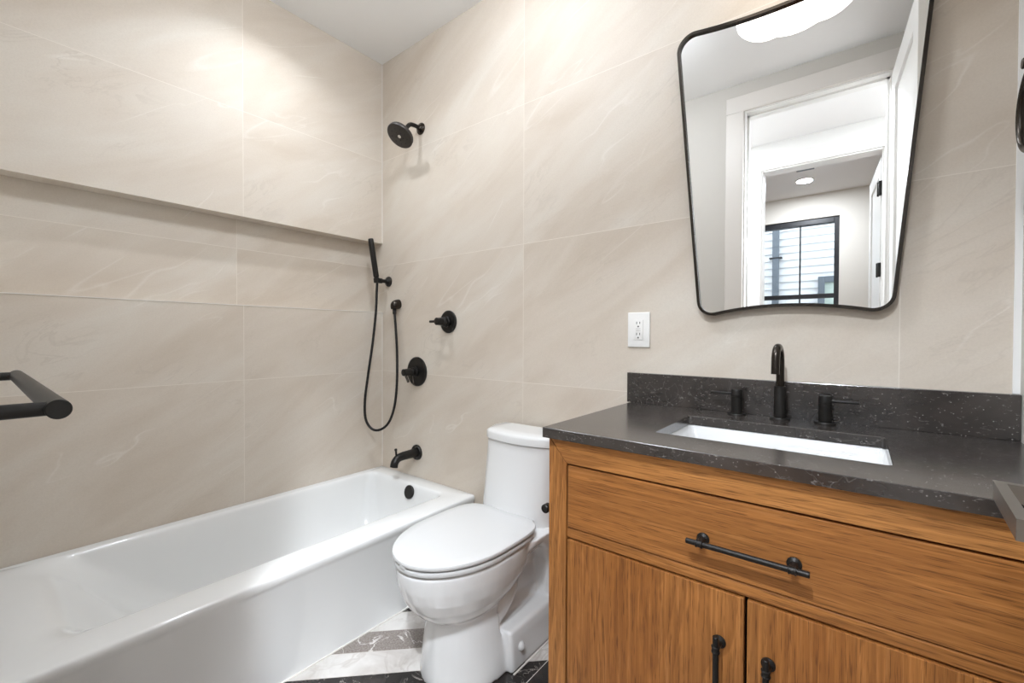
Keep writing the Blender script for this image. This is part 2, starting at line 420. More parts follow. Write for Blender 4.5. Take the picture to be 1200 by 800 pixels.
bm = bmesh.new()
for y0, y1 in ((HY, HY+.018), (HY2-.018, HY2)):
    box(bm, (OX0-.02-CW, y0, 0), (OX0-.01, y1, OZ+.01), .004); box(bm, (OX1+.01, y0, 0), (OX1+.02+CW, y1, OZ+.01), .004)
    box(bm, (OX0-.02-CW, y0, OZ+.01), (OX1+.02+CW, y1, OZ+.02+CW), .004)
struct('trim_7', bm, M['trim'], smooth=False)
struct('floor_bedroom', B((-.6, BY-.15, -.06), (3.4, HY2, 0)), M['hallfloor'], smooth=False)
struct('ceiling_bedroom', B((-.6, BY-.15, ZC), (3.4, HY2, ZC+.08)), M['ceil'], smooth=False)
struct('wall_bedroom_left', B((-.7, BY-.15, 0), (-.6, HY2, ZC)), M['bed'], smooth=False)
struct('wall_bedroom_right', B((3.3, BY-.15, 0), (3.4, HY2, ZC)), M['bed'], smooth=False)
struct('wall_bedroom_near', B((-.6, HY2-.004, 0), (.3, HY2+.06, ZC)), M['bed'], smooth=False)
WX0, WX1, WZ0, WZ1 = .95, 2.011, .95, 2.425
bm = bmesh.new()
box(bm, (-.6, BY-.15, 0), (WX0, BY, ZC)); box(bm, (WX1, BY-.15, 0), (3.3, BY, ZC)); box(bm, (WX0, BY-.15, 0), (WX1, BY, WZ0)); box(bm, (WX0, BY-.15, WZ1), (WX1, BY, ZC))
struct('wall_bedroom_far', bm, M['bed'], smooth=False)
w1 = sroot('window_1', (WX0, BY, WZ0))
bm = bmesh.new()
for lo, hi in (((WX0, 0, WZ0), (WX0+.045, 0, WZ1)), ((WX1-.045, 0, WZ0), (WX1, 0, WZ1)), ((WX0+.045, 0, WZ1-.06), (WX1-.045, 0, WZ1)), ((WX0+.045, 0, WZ0), (WX1-.045, 0, WZ0+.05))):
    box(bm, (lo[0], BY-.11, lo[2]), (hi[0], BY-.02, hi[2]), .003)
obj('window_frame', bm, M['winframe'], w1, smooth=False)
obj('meeting_rail', B((WX0+.045, BY-.10, 1.55), (WX1-.045, BY-.03, 1.598), .003), M['winframe'], w1, smooth=False)
obj('mullion', B((1.649, BY-.085, WZ0+.05), (1.663, BY-.045, WZ1-.06), .002), M['winframe'], w1, smooth=False)
obj('pane', B((WX0+.045, BY-.067, WZ0+.05), (WX1-.045, BY-.063, WZ1-.06)), M['glass'], w1, smooth=False)

# bathroom door leaf, swung back towards the right wall
def leaf(name, hinge, length, ang, height, thick=.036, side=1):
    """leaf along local -y... built along local +x, then turned by ang about the hinge"""
    root = sroot(name, hinge); root['_o'] = (0, 0, 0); root.rotation_euler.z = ang
    st = .105; t = thick
    bm = bmesh.new()
    box(bm, (0, 0, .008), (st, t, height), .002); box(bm, (length-st, 0, .008), (length, t, height), .002)
    for z0, z1 in ((.008, .25), (1.02, 1.14), (height-.115, height)): box(bm, (st, 0, z0), (length-st, t, z1), .002)
    obj('door_frame', bm, M['trim'], root, smooth=False)
    bm = bmesh.new()
    for z0, z1 in ((.25, 1.02), (1.14, height-.115)): box(bm, (st, .012, z0), (length-st, t-.012, z1))
    obj('door_panel', bm, M['trim'], root, smooth=False)
    return root
A1 = math.radians(90-3.7)
DH = (2.336, YN+.021, 0)
d1 = leaf('door_1', DH, .70, A1, 2.475)
# local frame: +x along the leaf away from the hinge, local -y would face right wall ... face towards the room is local +y = world -x
d1_m = Matrix.Translation(DH) @ Matrix.Rotation(A1, 4, 'Z')
inv = d1_m.inverted()
# square-bar return lever: far post at y=-.875, bar towards the hinge, near end returns to the leaf
def to_l(p): return inv @ Vector(p)
fy = .036
pf = to_l((2.2888, -.881, .968)); pn = to_l((2.282, -1.003, .968))
zc_ = .968
bm = bmesh.new()
box(bm, (pf.x-.030, fy, zc_-.030), (pf.x+.030, fy+.009, zc_+.030), .002)
obj('lever_rose', bm, M['nickel'], d1, smooth=False)
bm = bmesh.new(); hw = .0043; hz = .0088
ya, yb_ = fy+.009, pf.y-hw
outl = [(pf.x+hw, ya), (pf.x+hw, pf.y+hw), (pn.x, pf.y+hw), (pn.x, fy+.012), (pn.x+2*hw, fy+.012), (pn.x+2*hw, yb_), (pf.x-hw, yb_), (pf.x-hw, ya)]
ra = [bm.verts.new((x, y, zc_-hz)) for x, y in outl]; rb = [bm.verts.new((x, y, zc_+hz)) for x, y in outl]
ring_faces(bm, [ra, rb])
obj('door_lever', bm, M['nickel'], d1, smooth=False)

# bedroom door leaf, opened into the bedroom, with two black hinges in view
d2 = leaf('door_2', (2.296, HY2-.006, 0), .74, math.radians(-94), 2.445)
d2_inv = (Matrix.Translation((2.296, HY2-.006, 0)) @ Matrix.Rotation(math.radians(-94), 4, 'Z')).inverted()
for z in (.25, .92, 1.61, 2.20):
    bm = bmesh.new(); box(bm, (2.282, HY-.075, z-.05), (2.3015, HY-.035, z+.05), .002)
    lathe(bm, (2.281, HY-.08, z-.052), (0, 0, 1), [(0, .005), (.003, .007), (.101, .007), (.104, .005)], 12)
    bmesh.ops.transform(bm, matrix=d2_inv, verts=bm.verts[:])
    obj('hinge', bm, M['black'], d2)

# neighbouring house outside the bedroom window
nb = thing('neighbor_house', 'white lap-sided house wall outside the window, seen in the mirror', 'house', (1.5, -6.3, 0))
bm = bmesh.new(); z = 0; k = 0
while z < 4.6:
    a = [bm.verts.new(p) for p in ((-3, -6.3, z), (5, -6.3, z), (5, -6.18, z), (-3, -6.18, z))]
    b_ = [bm.verts.new(p) for p in ((-3, -6.3, z+.108), (5, -6.3, z+.108), (5, -6.202, z+.108), (-3, -6.202, z+.108))]
    ring_faces(bm, [a, b_]); z += .108
obj('lap_siding', bm, M['siding'], nb, smooth=False)
bm = bmesh.new(); box(bm, (1.15, -6.18, 0), (1.235, -6.12, 4.6), .01)
ds = obj('downspout', bm, M['slate'], nb, smooth=False)
bm = bmesh.new(); box(bm, (1.11, -6.185, 2.30), (1.275, -6.115, 2.318), .003)
obj('strap', bm, M['winframe'], ds, smooth=False)
bm = bmesh.new()
for lo, hi in (((1.72, .7), (1.80, 1.985)), ((2.8, .7), (2.88, 1.985)), ((1.80, 1.90), (2.8, 1.985)), ((1.80, .7), (2.8, .78))): box(bm, (lo[0], -6.2, lo[1]), (hi[0], -6.13, hi[1]), .004)
wf = obj('house_window', bm, M['slate'], nb, smooth=False)
obj('pane', B((1.80, -6.19, .78), (2.8, -6.165, 1.9)), M['greenglass'], wf, smooth=False)
bm = bmesh.new(); box(bm, (-3, -8, -.1), (5, BY-.15, -.02))
struct('ground_outside', bm, simple('pale concrete', lin(170, 168, 164), .9, noise=.1), smooth=False)

# ------------------------------------------------------------------ lamps
def area(name, loc, size, watt, col, parent=None, rot=(0, 0, 0), shape='DISK', spread=PI):
    l = bpy.data.lights.new(name, 'AREA'); l.shape = shape; l.size = size; l.energy = watt; l.color = col; l.spread = spread
    o = bpy.data.objects.new(name, l); COL.objects.link(o); o.rotation_euler = rot
    if parent: o.parent = parent; o.location = Vector(loc) - Vector(parent['_o'])
    else: o.location = loc
    return o
NEUT = (.915, .98, 1.07)
def downlight(loc, watt, label, r=.065, col=NEUT, group=None, size=None, spread=PI):
    t = thing('recessed_or_fill_light', label, 'ceiling light', loc, group)
    x, y, z = loc
    obj('trim_ring', L((x, y, z), (0, 0, -1), [(0, r+.02), (.004, r+.019), (.006, r+.012), (.006, r), (.001, r-.002)], 40), M['trim'], t)
    obj('diffuser', L((x, y, z), (0, 0, -1), [(.0, r-.003), (.0025, r-.003), (.003, r-.006)], 40), M['disc'], t)
    area('lamp', (x, y, z-.012), size or r*2, watt, col, t, spread=spread)
    return t
downlight((.40, -.68, ZC), CAN_W, 'small round recessed light in the ceiling above the bathtub', .055, size=.06, spread=2.3)
downlight((1.743, -3.76, ZC), BED_W, 'round lit ceiling light in the far bedroom seen in the mirror', .065)
downlight((1.15, -2.12, ZC), HALL_FILL_W*.5, 'added unseen round fill light in the hall ceiling, left of the doorway', .065, group=None)  # this and the next hall light are added, unseen, for ambient fill
downlight((2.75, -2.12, ZC), HALL_FILL_W*.5, 'added unseen round fill light in the hall ceiling, right of the doorway', .065, group=None)
for gx, aim, wk, spr, lab in ((2.0, (2.12, -.36, .92), 1.0, 1.65, 'added unseen fill spot in the hall ceiling aimed through the doorway at the vanity'), (2.22, (.70, -1.0, .25), .50, .75, 'added unseen fill spot in the hall ceiling aimed through the doorway at the bathtub')):
    gp0 = Vector((gx, -1.90, ZC)); gd = (Vector(aim) - gp0).normalized()
    gt = thing('doorway_fill_spot', lab, 'ceiling light', tuple(gp0))  # added spots kept out of the mirror, brightening vanity and tub
    obj('trim_ring', L(gp0, (0, 0, -1), [(0, .062), (.004, .061), (.006, .052), (.006, .0)], 36), M['trim'], gt)
    gh = obj('lamp_head', L(gp0 + Vector((0, 0, -.006)), gd, [(0, .030), (.006, .038), (.022, .040), (.027, .038), (.024, .034)], 32), M['trim'], gt)
    gl = area('lamp', tuple(gp0 + Vector((0, 0, -.006)) + gd*.029), .07, SPOT_FILL_W*wk, NEUT, gt, spread=spr)
    gl.rotation_euler = gd.to_track_quat('-Z', 'Y').to_euler()
fm = thing('bath_fill_light', 'added unseen round white fill light on the bathroom ceiling, above and left of the camera', 'ceiling light', (1.17, -.70, ZC))  # added glowing dome, out of view, lifting the ceiling and walls
obj('canopy', L((1.17, -.70, ZC), (0, 0, -1), [(0, .150), (.018, .150), (.022, .146), (.022, .0)], 48), M['trim'], fm)
obj('dome', L((1.17, -.70, ZC-.020), (0, 0, -1), [(0, .142), (.030, .140), (.055, .128), (.075, .105), (.088, .070), (.094, .035), (.096, .0)], 48), emit('glowing fill dome', (.915, .98, 1.07, 1), BATH_FILL_W/(PI*.13)), fm)
vt = thing('ceiling_vent', 'thin dark slot air vent in the bedroom ceiling seen in the mirror', 'vent', (1.775, -3.43, ZC))
bm = bmesh.new(); box(bm, (1.69, -3.47, ZC-.006), (1.86, -3.39, ZC), .002)
obj('vent_frame', bm, M['trim'], vt, smooth=False)
bm = bmesh.new(); box(bm, (1.705, -3.445, ZC-.008), (1.845, -3.415, ZC-.005))
obj('slot', bm, M['slate'], vt, smooth=False)

# vanity light over the mirror: lit opal glass in three soft lobes on a black back plate
SX = 2.01
sc = thing('vanity_light', 'lit white lobed glass wall light above the mirror, seen reflected in it', 'wall light', (SX, 0, 2.2))
obj('back_plate', B((SX-.13, -.022, 2.185), (SX+.13, 0, 2.275), .008, 3), M['black'], sc)
for ax in (SX-.06, SX+.06): obj('arm', rod(bmesh.new(), (ax, -.02, 2.235), (ax, -.135, 2.215), .009), M['black'], sc)
bm = bmesh.new(); rings = []
for i in range(61):
    u = -1 + 2*i/60
    env = max(1-abs(u)**2.6, 0)**.5
    R_ = (.077*env)*(1 + .10*abs(math.cos(1.5*PI*u))) + .0004
    rings.append([bm.verts.new((SX + .172*u, -.182 + R_*.85*math.cos(2*PI*k/40), 2.187 + R_*math.sin(2*PI*k/40))) for k in range(40)])
ring_faces(bm, rings)
obj('glass_shade', bm, M['opal'], sc, angle=60)

# ------------------------------------------------------------------ bathtub
tb = thing('bathtub', 'white alcove bathtub with flat front apron under the black shower fittings', 'bathtub', (.37, -.76, 0))
TZ, TX, TY0 = .358, .747, -1.527
X0 = .002; YB = -.002
lo = []
lo.append(rrect(X0, TX-.012, TY0, YB, .004, 0)); lo.append(rrect(X0, TX-.010, TY0, YB, .004, TZ-.045))
lo.append(rrect(X0, TX-.004, TY0, YB, .004, TZ-.032)); lo.append(rrect(X0, TX, TY0, YB, .005, TZ-.020)); lo.append(rrect(X0, TX, TY0, YB, .006, TZ-.007))
lo.append(rrect(X0, TX-.003, TY0, YB, .008, TZ-.002)); lo.append(rrect(X0, TX-.009, TY0+.003, YB-.003, .01, TZ))
def basin(z, x0, x1, y0, y1, r, R, n=8):
    """basin outline: radius r at the drain end, wider R at the sloping back rest end"""
    out = []
    for cx, cy, a0, q in ((x1-r, y1-r, 0, r), (x0+r, y1-r, 90, r), (x0+R, y0+R, 180, R), (x1-R, y0+R, 270, R)):
        for i in range(n+1):
            a = math.radians(a0 + 90*i/n); out.append((cx + q*math.cos(a), cy + q*math.sin(a), z))
    return out
for z, x0, x1, y0, y1, r, R in ((TZ, .034, .634, -1.440, -.078, .05, .08), (TZ-.0015, .040, .628, -1.415, -.085, .05, .09), (TZ-.006, .045, .622, -1.388, -.091, .05, .10), (TZ-.016, .048, .618, -1.362, -.096, .05, .10),
        (TZ-.035, .052, .614, -1.338, -.100, .05, .10), (.28, .058, .606, -1.290, -.108, .055, .10), (.20, .068, .596, -1.225, -.120, .065, .11), (.13, .082, .582, -1.150, -.134, .08, .12), (.085, .096, .568, -1.085, -.150, .09, .12), (.058, .118, .546, -1.02, -.180, .10, .12), (.048, .17, .494, -.94, -.24, .10, .12)):
    lo.append(basin(z, x0, x1, y0, y1, r, R))
bm = bmesh.new(); loft(bm, lo, True, True)
obj('tub_shell', bm, M['acryl'], tb, angle=60)
ov = obj('overflow_cover', L((.382, -.100, .317), (0, -1, .22), [(-.004, .030), (.004, .034), (.010, .034), (.013, .031), (.014, .004)], 40), M['black'], tb)
obj('screw', L((.392, -.097, .275), (0, -1, .2), [(0, .0055), (.004, .005), (.005, .003)], 12), M['metal'], tb)
obj('drain', L((.333, -.27, .046), (0, 0, 1), [(0, .036), (.004, .036), (.006, .03), (.009, .026), (.011, .01)], 32), M['black'], tb)
struct('trim_9', B((TX-.011, TY0, 0), (TX-.006, -.003, .004)), M['caulk'], smooth=False)

# ------------------------------------------------------------------ shower fittings on the back wall
t = thing('overhead_shower', 'round black shower head on a short curved wall arm', 'shower head', (.346, 0, 2.22))
obj('flange', L((.346, 0, 2.22), (0, -1, 0), [(0, .031), (.004, .031), (.009, .027), (.015, .016), (.02, .0125)], 36), M['gun'], t)
n_ = Vector((0, -.58, -.815)).normalized(); hc = Vector((.346, -.140, 2.13))
arm = catmull([(.346, -.008, 2.22), (.346, -.045, 2.222), (.346, -.078, 2.212), tuple(hc - n_*.045 + Vector((0, .002, .0))), tuple(hc - n_*.03)], 8)
obj('arm', tube(bmesh.new(), arm, .0105), M['black'], t)
hd = obj('spray_head', L(hc - n_*.045, n_, [(0, .012), (.006, .017), (.014, .018), (.019, .022), (.022, .060), (.026, .068), (.040, .070), (.044, .068), (.0455, .064), (.0455, .0)], 48), M['headm'], t)
bm = bmesh.new(); _, s_, w_ = frame_of(n_)
for rr, cnt in ((.022, 5), (.043, 9)):
    for i in range(cnt):
        a = 2*PI*i/cnt + rr*9; lathe(bm, hc + n_*.0003 + (s_*math.cos(a) + w_*math.sin(a))*rr, n_, [(0, .0036), (.0012, .003), (.0014, .001)], 10)
obj('nozzle', bm, simple('black rubber', lin(16, 16, 16), .6), hd)
obj('center_button', L(hc, n_, [(0, .010), (.002, .009), (.003, .003)], 20), M['metal'], hd)

t = thing('hand_shower_holder', 'black wall bracket holding the hand shower beside the niche', 'holder', (.062, 0, 1.432))
obj('flange', L((.064, 0, 1.43), (0, -1, 0), [(0, .029), (.006, .029), (.012, .025), (.017, .014), (.022, .0115)], 32), M['black'], t)
bm = bmesh.new(); rod(bm, (.064, -.018, 1.43), (.061, -.054, 1.43), .0105); lathe(bm, (.061, -.046, 1.43), (0, -1, 0), [(0, .012), (.002, .0145), (.018, .0145), (.02, .012)], 24)
obj('neck', bm, M['black'], t)
bm = bmesh.new(); lathe(bm, (.0605, -.078, 1.416), (-.0, -.13, 1), [(0, .014), (.002, .0165), (.026, .0165), (.028, .014)], 28)
obj('cradle', bm, M['black'], t)
hs = thing('hand_shower', 'slim black cylindrical hand shower upright in its bracket with looping hose', 'hand shower', (.06, -.08, 1.42))
wdir = Vector((-.006, -.032, .21)).normalized(); wb = Vector((.0605, -.081, 1.444))
obj('wand', L(wb, wdir, [(0, .0115), (.004, .0145), (.01, .0155), (.190, .0150), (.213, .0145), (.2165, .012), (.217, .002)], 32), M['black'], hs)
hp = catmull([(.0605, -.0765, 1.416), (.0605, -.079, 1.36), (.061, -.085, 1.25), (.060, -.105, 1.08), (.056, -.132, .90), (.054, -.150, .76), (.062, -.150, .66), (.094, -.132, .608), (.135, -.106, .606), (.175, -.080, .648), (.194, -.058, .735), (.194, -.042, .86), (.182, -.032, 1.02), (.166, -.029, 1.16), (.155, -.029, 1.250)], 12)
hose = obj('hose', tube(bmesh.new(), hp, [.0066 + .0004*(i % 2) for i in range(len(hp))], 14), M['blackhose'], hs)
obj('hose_nut', L((.155, -.029, 1.2398), (0, 0, 1), [(0, .0085), (.003, .0105), (.016, .0105), (.018, .009)], 20), M['black'], hose)
wo = thing('water_outlet', 'small black dome-shaped wall outlet feeding the shower hose', 'water outlet', (.154, 0, 1.29))
bm = bmesh.new(); loops = []
for i in range(13):
    a = PI/2*i/12; yy = -.050*math.sin(a); k = math.cos(a)
    lp = []
    for j in range(32):
        th = 2*PI*j/32; rx = .0265*max(k, .02)**.75
        zz = math.sin(th); zz = zz*.034*max(k, .02)**.7 if zz > 0 else zz*.020
        lp.append((.154 + rx*math.cos(th), yy, 1.290 + zz - .004*math.sin(a)))
    loops.append(lp)
loft(bm, loops); obj('dome', bm, M['gun'], wo)
obj('spigot', L((.155, -.029, 1.274), (0, 0, -1), [(0, .011), (.014, .011), (.016, .0095)], 20), M['black'], wo)

def valve(label, c, R, ang, hub_l, lever_l):
    x, z = c
    t = thing('shower_valve', label, 'shower valve', (x, 0, z), 'round black shower valve trims')
    obj('escutcheon', L((x, 0, z), (0, -1, 0), [(0, R), (.005, R), (.009, R-.004), (.010, R-.010), (.010, .032), (.010, .0)], 48), M['black'], t)
    obj('hub', L((x, -.009, z), (0, -1, 0), [(0, .027), (.012, .027), (.015, .0235), (.034, .0235), (.037, .020), (hub_l-.012, .0185), (hub_l-.002, .0185), (hub_l, .016)], 32), M['black'], t)
    y = -.009 - hub_l + .010
    d = Vector((math.cos(ang), 0, math.sin(ang)))
    bm = bmesh.new(); rod(bm, Vector((x, y, z)) + d*.012, Vector((x, y, z)) + d*lever_l, .0062, 18)
    return t, bm, y, d
t, bm, y, d = valve('large round black shower valve with lever pointing down, just above the tub spout', (.316, .927), .079, math.radians(-58), .085, .058)
obj('lever', bm, M['gun'], t)
bm = bmesh.new(); p = Vector((.316, -.043, .927)); rod(bm, p + Vector((.012, 0, -.02)), p + Vector((.030, -.004, -.065)), .006, 16)
obj('temperature_lever', bm, M['gun'], t)
t, bm, y, d = valve('small round black shower valve with lever pointing left, upper right of the large one', (.561, 1.191), .057, math.radians(180), .075, .058)
obj('lever', bm, M['black'], t)

t = thing('tub_spout', 'black tub spout with pull-up diverter knob above the tub rim', 'tub spout', (.316, 0, .49))
obj('flange', L((.316, 0, .490), (0, -1, 0), [(0, .041), (.007, .041), (.012, .037), (.013, .02)], 40), M['black'], t)
sp = catmull([(.316, -.010, .490), (.316, -.05, .490), (.316, -.10, .489), (.316, -.128, .483), (.316, -.146, .466), (.316, -.152, .443)], 8)
obj('spout', tube(bmesh.new(), sp, [.0245 - .0045*min(1, i/25) for i in range(len(sp))], 28), M['black'], t)
bm = bmesh.new(); rod(bm, (.316, -.136, .496), (.316, -.140, .533), .0052, 14); lathe(bm, (.316, -.1395, .525), (0, -.1, 1), [(0, .005), (.003, .0072), (.010, .0072), (.012, .005)], 16)
obj('diverter_knob', bm, M['black'], t)

# ------------------------------------------------------------------ toilet
TC = 1.12
tl = thing('toilet', 'white one-piece toilet with closed elongated seat lid between tub and vanity', 'toilet', (TC, -.35, 0))
def egg(yf, yb, hw, z, n=48, yw=None, back=.75, cx=TC):
    """egg outline: yf front tip, yb back, widest at yw"""
    yw = yw if yw is not None else yb - (yb-yf)*.48
    out = []
    for i in range(n):
        a = 2*PI*i/n; cx_, sy_ = math.cos(a), math.sin(a)
        if sy_ < 0: x = hw*cx_; y = yw + (yw-yf)*sy_
        else:
            e = back
            x = hw*math.copysign(abs(cx_)**e, cx_); y = yw + (yb-yw)*abs(sy_)**e
        out.append((cx + x, y, z))
    return out
def remesh(bm, vox, name, smooth_it=6):
    me = bpy.data.meshes.new('src'); bmesh.ops.recalc_face_normals(bm, faces=bm.faces[:]); bm.to_mesh(me); bm.free()
    o = bpy.data.objects.new('src', me); COL.objects.link(o)
    r = o.modifiers.new('r', 'REMESH'); r.mode = 'VOXEL'; r.voxel_size = vox
    s = o.modifiers.new('s', 'SMOOTH'); s.iterations = smooth_it; s.factor = .5
    dg = bpy.context.evaluated_depsgraph_get(); out = bpy.data.meshes.new_from_object(o.evaluated_get(dg))
    bpy.data.objects.remove(o); bpy.data.meshes.remove(me); out.name = name; return out
bm = bmesh.new()
# bowl
loft(bm, [egg(-.55, -.36, .085, .185), egg(-.595, -.33, .105, .205), egg(-.636, -.30, .132, .235), egg(-.668, -.26, .155, .27), egg(-.690, -.22, .170, .31), egg(-.702, -.20, .178, .35), egg(-.706, -.19, .181, .385), egg(-.706, -.19, .181, .400), egg(-.700, -.19, .176, .405)])
# front column flaring gently to the floor: half-ellipse front, flat back
def col(hw, yf, yb, z, n=28):
    return [(TC + hw*math.cos(PI*i/n), yb - (yb-yf)*math.sin(PI*i/n)**.9, z) for i in range(n+1)][::-1]
loft(bm, [col(.152, -.607, -.408, 0), col(.151, -.606, -.408, .02), col(.145, -.600, -.410, .07), col(.134, -.592, -.414, .14), col(.124, -.586, -.418, .20), col(.118, -.59, -.40, .25)])
# low foot running back to the wall
loft(bm, [rrect(TC-.174, TC+.174, -.402, -.055, .012, 0), rrect(TC-.176, TC+.176, -.402, -.055, .012, .015), rrect(TC-.170, TC+.170, -.402, -.058, .012, .10), rrect(TC-.164, TC+.164, -.402, -.060, .012, .125), rrect(TC-.155, TC+.155, -.400, -.062, .014, .132)])
# body behind the column: recessed in the middle, full width at the wall, flaring out under the deck
loft(bm, [rrect(TC-.105, TC+.105, -.43, -.075, .03, .10), rrect(TC-.075, TC+.075, -.43, -.07, .04, .17), rrect(TC-.075, TC+.075, -.43, -.06, .04, .25), rrect(TC-.105, TC+.105, -.40, -.045, .04, .31), rrect(TC-.152, TC+.152, -.36, -.03, .04, .355), rrect(TC-.184, TC+.184, -.32, -.022, .045, .388), rrect(TC-.186, TC+.186, -.32, -.022, .045, .408)])
loft(bm, [rrect(TC-.160, TC+.160, -.15, -.06, .03, .10), rrect(TC-.150, TC+.150, -.14, -.055, .03, .16), rrect(TC-.155, TC+.155, -.145, -.045, .03, .26), rrect(TC-.178, TC+.178, -.20, -.03, .035, .34), rrect(TC-.184, TC+.184, -.26, -.024, .04, .385)])
# trapway bulge beside the column
for sx in (-1, 1): tube(bm, catmull([(TC+sx*.075, -.43, .15), (TC+sx*.085, -.375, .19), (TC+sx*.082, -.325, .235), (TC+sx*.05, -.28, .30)], 6), .043, 20)
me = remesh(bm, .0045, 'bowl', 7)
obj('bowl', me, M['porc'], tl, angle=80)
# seat ring and lid
def slab(yf, yb, hw, z0, z1, rnd, yw=-.455, back=.42, dome=0):
    bm = bmesh.new(); k = rnd
    e = lambda d, z: egg(yf+d, yb-d, hw-d, z, 72, yw, back)
    lp = [e(k, z0), e(k*.3, z0+k*.3), e(0, z0+k), e(0, z1-k), e(k*.3, z1-k*.3), e(k, z1)]
    if dome: lp += [e(.04, z1+dome*.6), e(.09, z1+dome)]
    loft(bm, lp); return bm
obj('seat', slab(-.712, -.225, .184, .4100, .4265, .005), M['seatp'], tl)
obj('seat_lid', slab(-.716, -.222, .187, .4310, .4465, .006, dome=.002), M['seatp'], tl)
for x in (TC-.095, TC+.095): obj('hinge', L((x-.03, -.220, .428), (1, 0, 0), [(0, .009), (.002, .012), (.058, .012), (.06, .009)], 20), M['seatp'], tl)
bm = bmesh.new(); box(bm, (TC-.012, -.7145, .4255), (TC+.012, -.700, .4325), .001)
obj('bumper', bm, M['seatp'], tl, smooth=False)
# tank with a bowed front, then its lid
def tank_loop(hb, hf, yf, bow, z, yb=-.022, r=.03, n=14):
    """plan: straight back, sides tapering forward, convex front"""
    pts = [(TC-hb, yb), (TC-hb-.004, (yb+yf)*.5)]
    front = []
    for i in range(n+1):
        t = -1 + 2*i/n; front.append((TC + hf*t, yf - bow*(1-t*t)))
    pts = [(TC+hb, yb), ] + [(TC+hb+.002, yb+(yf-yb)*.45)] + [(TC+hf+(hb-hf)*.35, yf+.022), (TC+hf+(hb-hf)*.1, yf+.006)] + front[::-1][1:-1] + [(TC-hf-(hb-hf)*.1, yf+.006), (TC-hf-(hb-hf)*.35, yf+.022)] + [(TC-hb-.002, yb+(yf-yb)*.45), (TC-hb, yb)]
    return [(x, y, z) for x, y in pts]
bm = bmesh.new()
loft(bm, [tank_loop(.190, .150, -.196, .050, .400), tank_loop(.188, .150, -.190, .042, .45), tank_loop(.184, .150, -.178, .034, .55), tank_loop(.180, .150, -.166, .030, .65), tank_loop(.178, .150, -.160, .030, .697)])
obj('tank', bm, M['porc'], tl, angle=35)
bm = bmesh.new()
loft(bm, [tank_loop(.176, .148, -.158, .030, .6985), tank_loop(.182, .154, -.167, .031, .7005), tank_loop(.182, .154, -.167, .031, .725), tank_loop(.180, .151, -.164, .031, .732), tank_loop(.174, .145, -.157, .030, .7365), tank_loop(.12, .10, -.12, .02, .7385)])
obj('tank_lid', bm, M['porc'], tl, angle=50)
for s in (-1, 1):
    obj('bolt_cap', L((TC+s*.168, -.352, .068), (s, 0, .12), [(-.01, .016), (.004, .0155), (.012, .0125), (.017, .007), (.018, .001)], 24), M['seatp'], tl)
struct('trim_10', B((TC+.176, -.40, 0), (TC+.181, -.05, .003)), M['caulk'], smooth=False)

# ------------------------------------------------------------------ vanity
VX0, VX1, VY, VZ = 1.545, 2.470, -.566, .857       # cabinet: left, right, front plane, top
vc = thing('vanity_cabinet', 'honey brown oak vanity cabinet with one drawer over two doors', 'cabinet', ((VX0+VX1)/2, -.28, 0))
bm = bmesh.new()
box(bm, (VX0, VY+.022, .10), (VX0+.018, -.003, VZ), .001); box(bm, (VX1-.018, VY+.022, .10), (VX1, -.003, VZ), .001)
box(bm, (VX0+.018, VY+.03, .10), (VX1-.018, -.003, .118)); box(bm, (VX0+.018, -.012, .118), (VX1-.018, -.003, VZ))
obj('carcass', bm, M['wood_v'], vc, smooth=False)
obj('toe_kick', B((VX0+.01, VY+.07, 0), (VX1-.002, -.01, .10)), M['dark'], vc, smooth=False)
SW = .052; YB2 = VY+.022
# mitred frame: stiles and top rail
def poly(pts, y0, y1): return prism(bmesh.new(), pts, y0, y1, .0008)
g = .0010
ZT = VZ; ZR = .796
MI = SW
obj('stile', poly([(VX0, .0), (VX0+SW, .0), (VX0+SW, ZR-g), (VX0, ZT-g*1.4)], VY, YB2), M['wood_v'], vc, smooth=False)
obj('stile', poly([(VX1-SW, .0), (VX1, .0), (VX1, ZT-g*1.4), (VX1-SW, ZR-g)], VY, YB2), M['wood_v'], vc, smooth=False)
obj('top_rail', poly([(VX0+SW+g, ZR), (VX1-SW-g, ZR), (VX1-g, ZT), (VX0+g, ZT)], VY, YB2), M['wood_h'], vc, smooth=False)
obj('middle_rail', B((VX0+SW, VY+.003, .606), (VX1-SW, YB2, .632), .003), M['wood_h'], vc, smooth=False)
obj('bottom_rail', B((VX0+SW, VY, .075), (VX1-SW, YB2, .125), .001), M['wood_h'], vc, smooth=False)
obj('gap_shade_board', B((VX0+SW-.01, YB2+.012, .122), (VX1-SW+.01, YB2+.018, .82)), M['dark'], vc, smooth=False)  # near-black board paints in the shade behind drawer and door gaps
gp = .0048
def pull(parent, a, b):
    """bar pull: rod on two posts with round rosettes and collars, from a to b on the front plane"""
    a, b = Vector(a), Vector(b); d = (b-a).normalized(); st = Vector((0, -.030, 0))
    h = obj('handle', rod(bmesh.new(), a+st, b+st, .0058, 20), M['black'], parent)
    for q in (a + d*.026, b - d*.026):
        bm = bmesh.new(); lathe(bm, q, (0, -1, 0), [(0, .0125), (.003, .0125), (.005, .0095), (.007, .007), (.024, .0055), (.03, .0055)], 24)
        obj('post', bm, M['black'], h)
        bm = bmesh.new(); lathe(bm, q+st-d*.007, d, [(0, .0065), (.001, .0082), (.003, .0082), (.0035, .0072), (.0105, .0072), (.011, .0082), (.013, .0082), (.014, .0065)], 24)
        obj('collar', bm, M['black'], h)
XM = 2.009
DR = obj('drawer', B((VX0+SW+gp, VY, .632+gp*.6), (VX1-SW-gp, YB2-.001, ZR-gp), .0012), M['wood_d'], vc, smooth=False)
pull(DR, (1.903, VY, .700), (2.115, VY, .700))
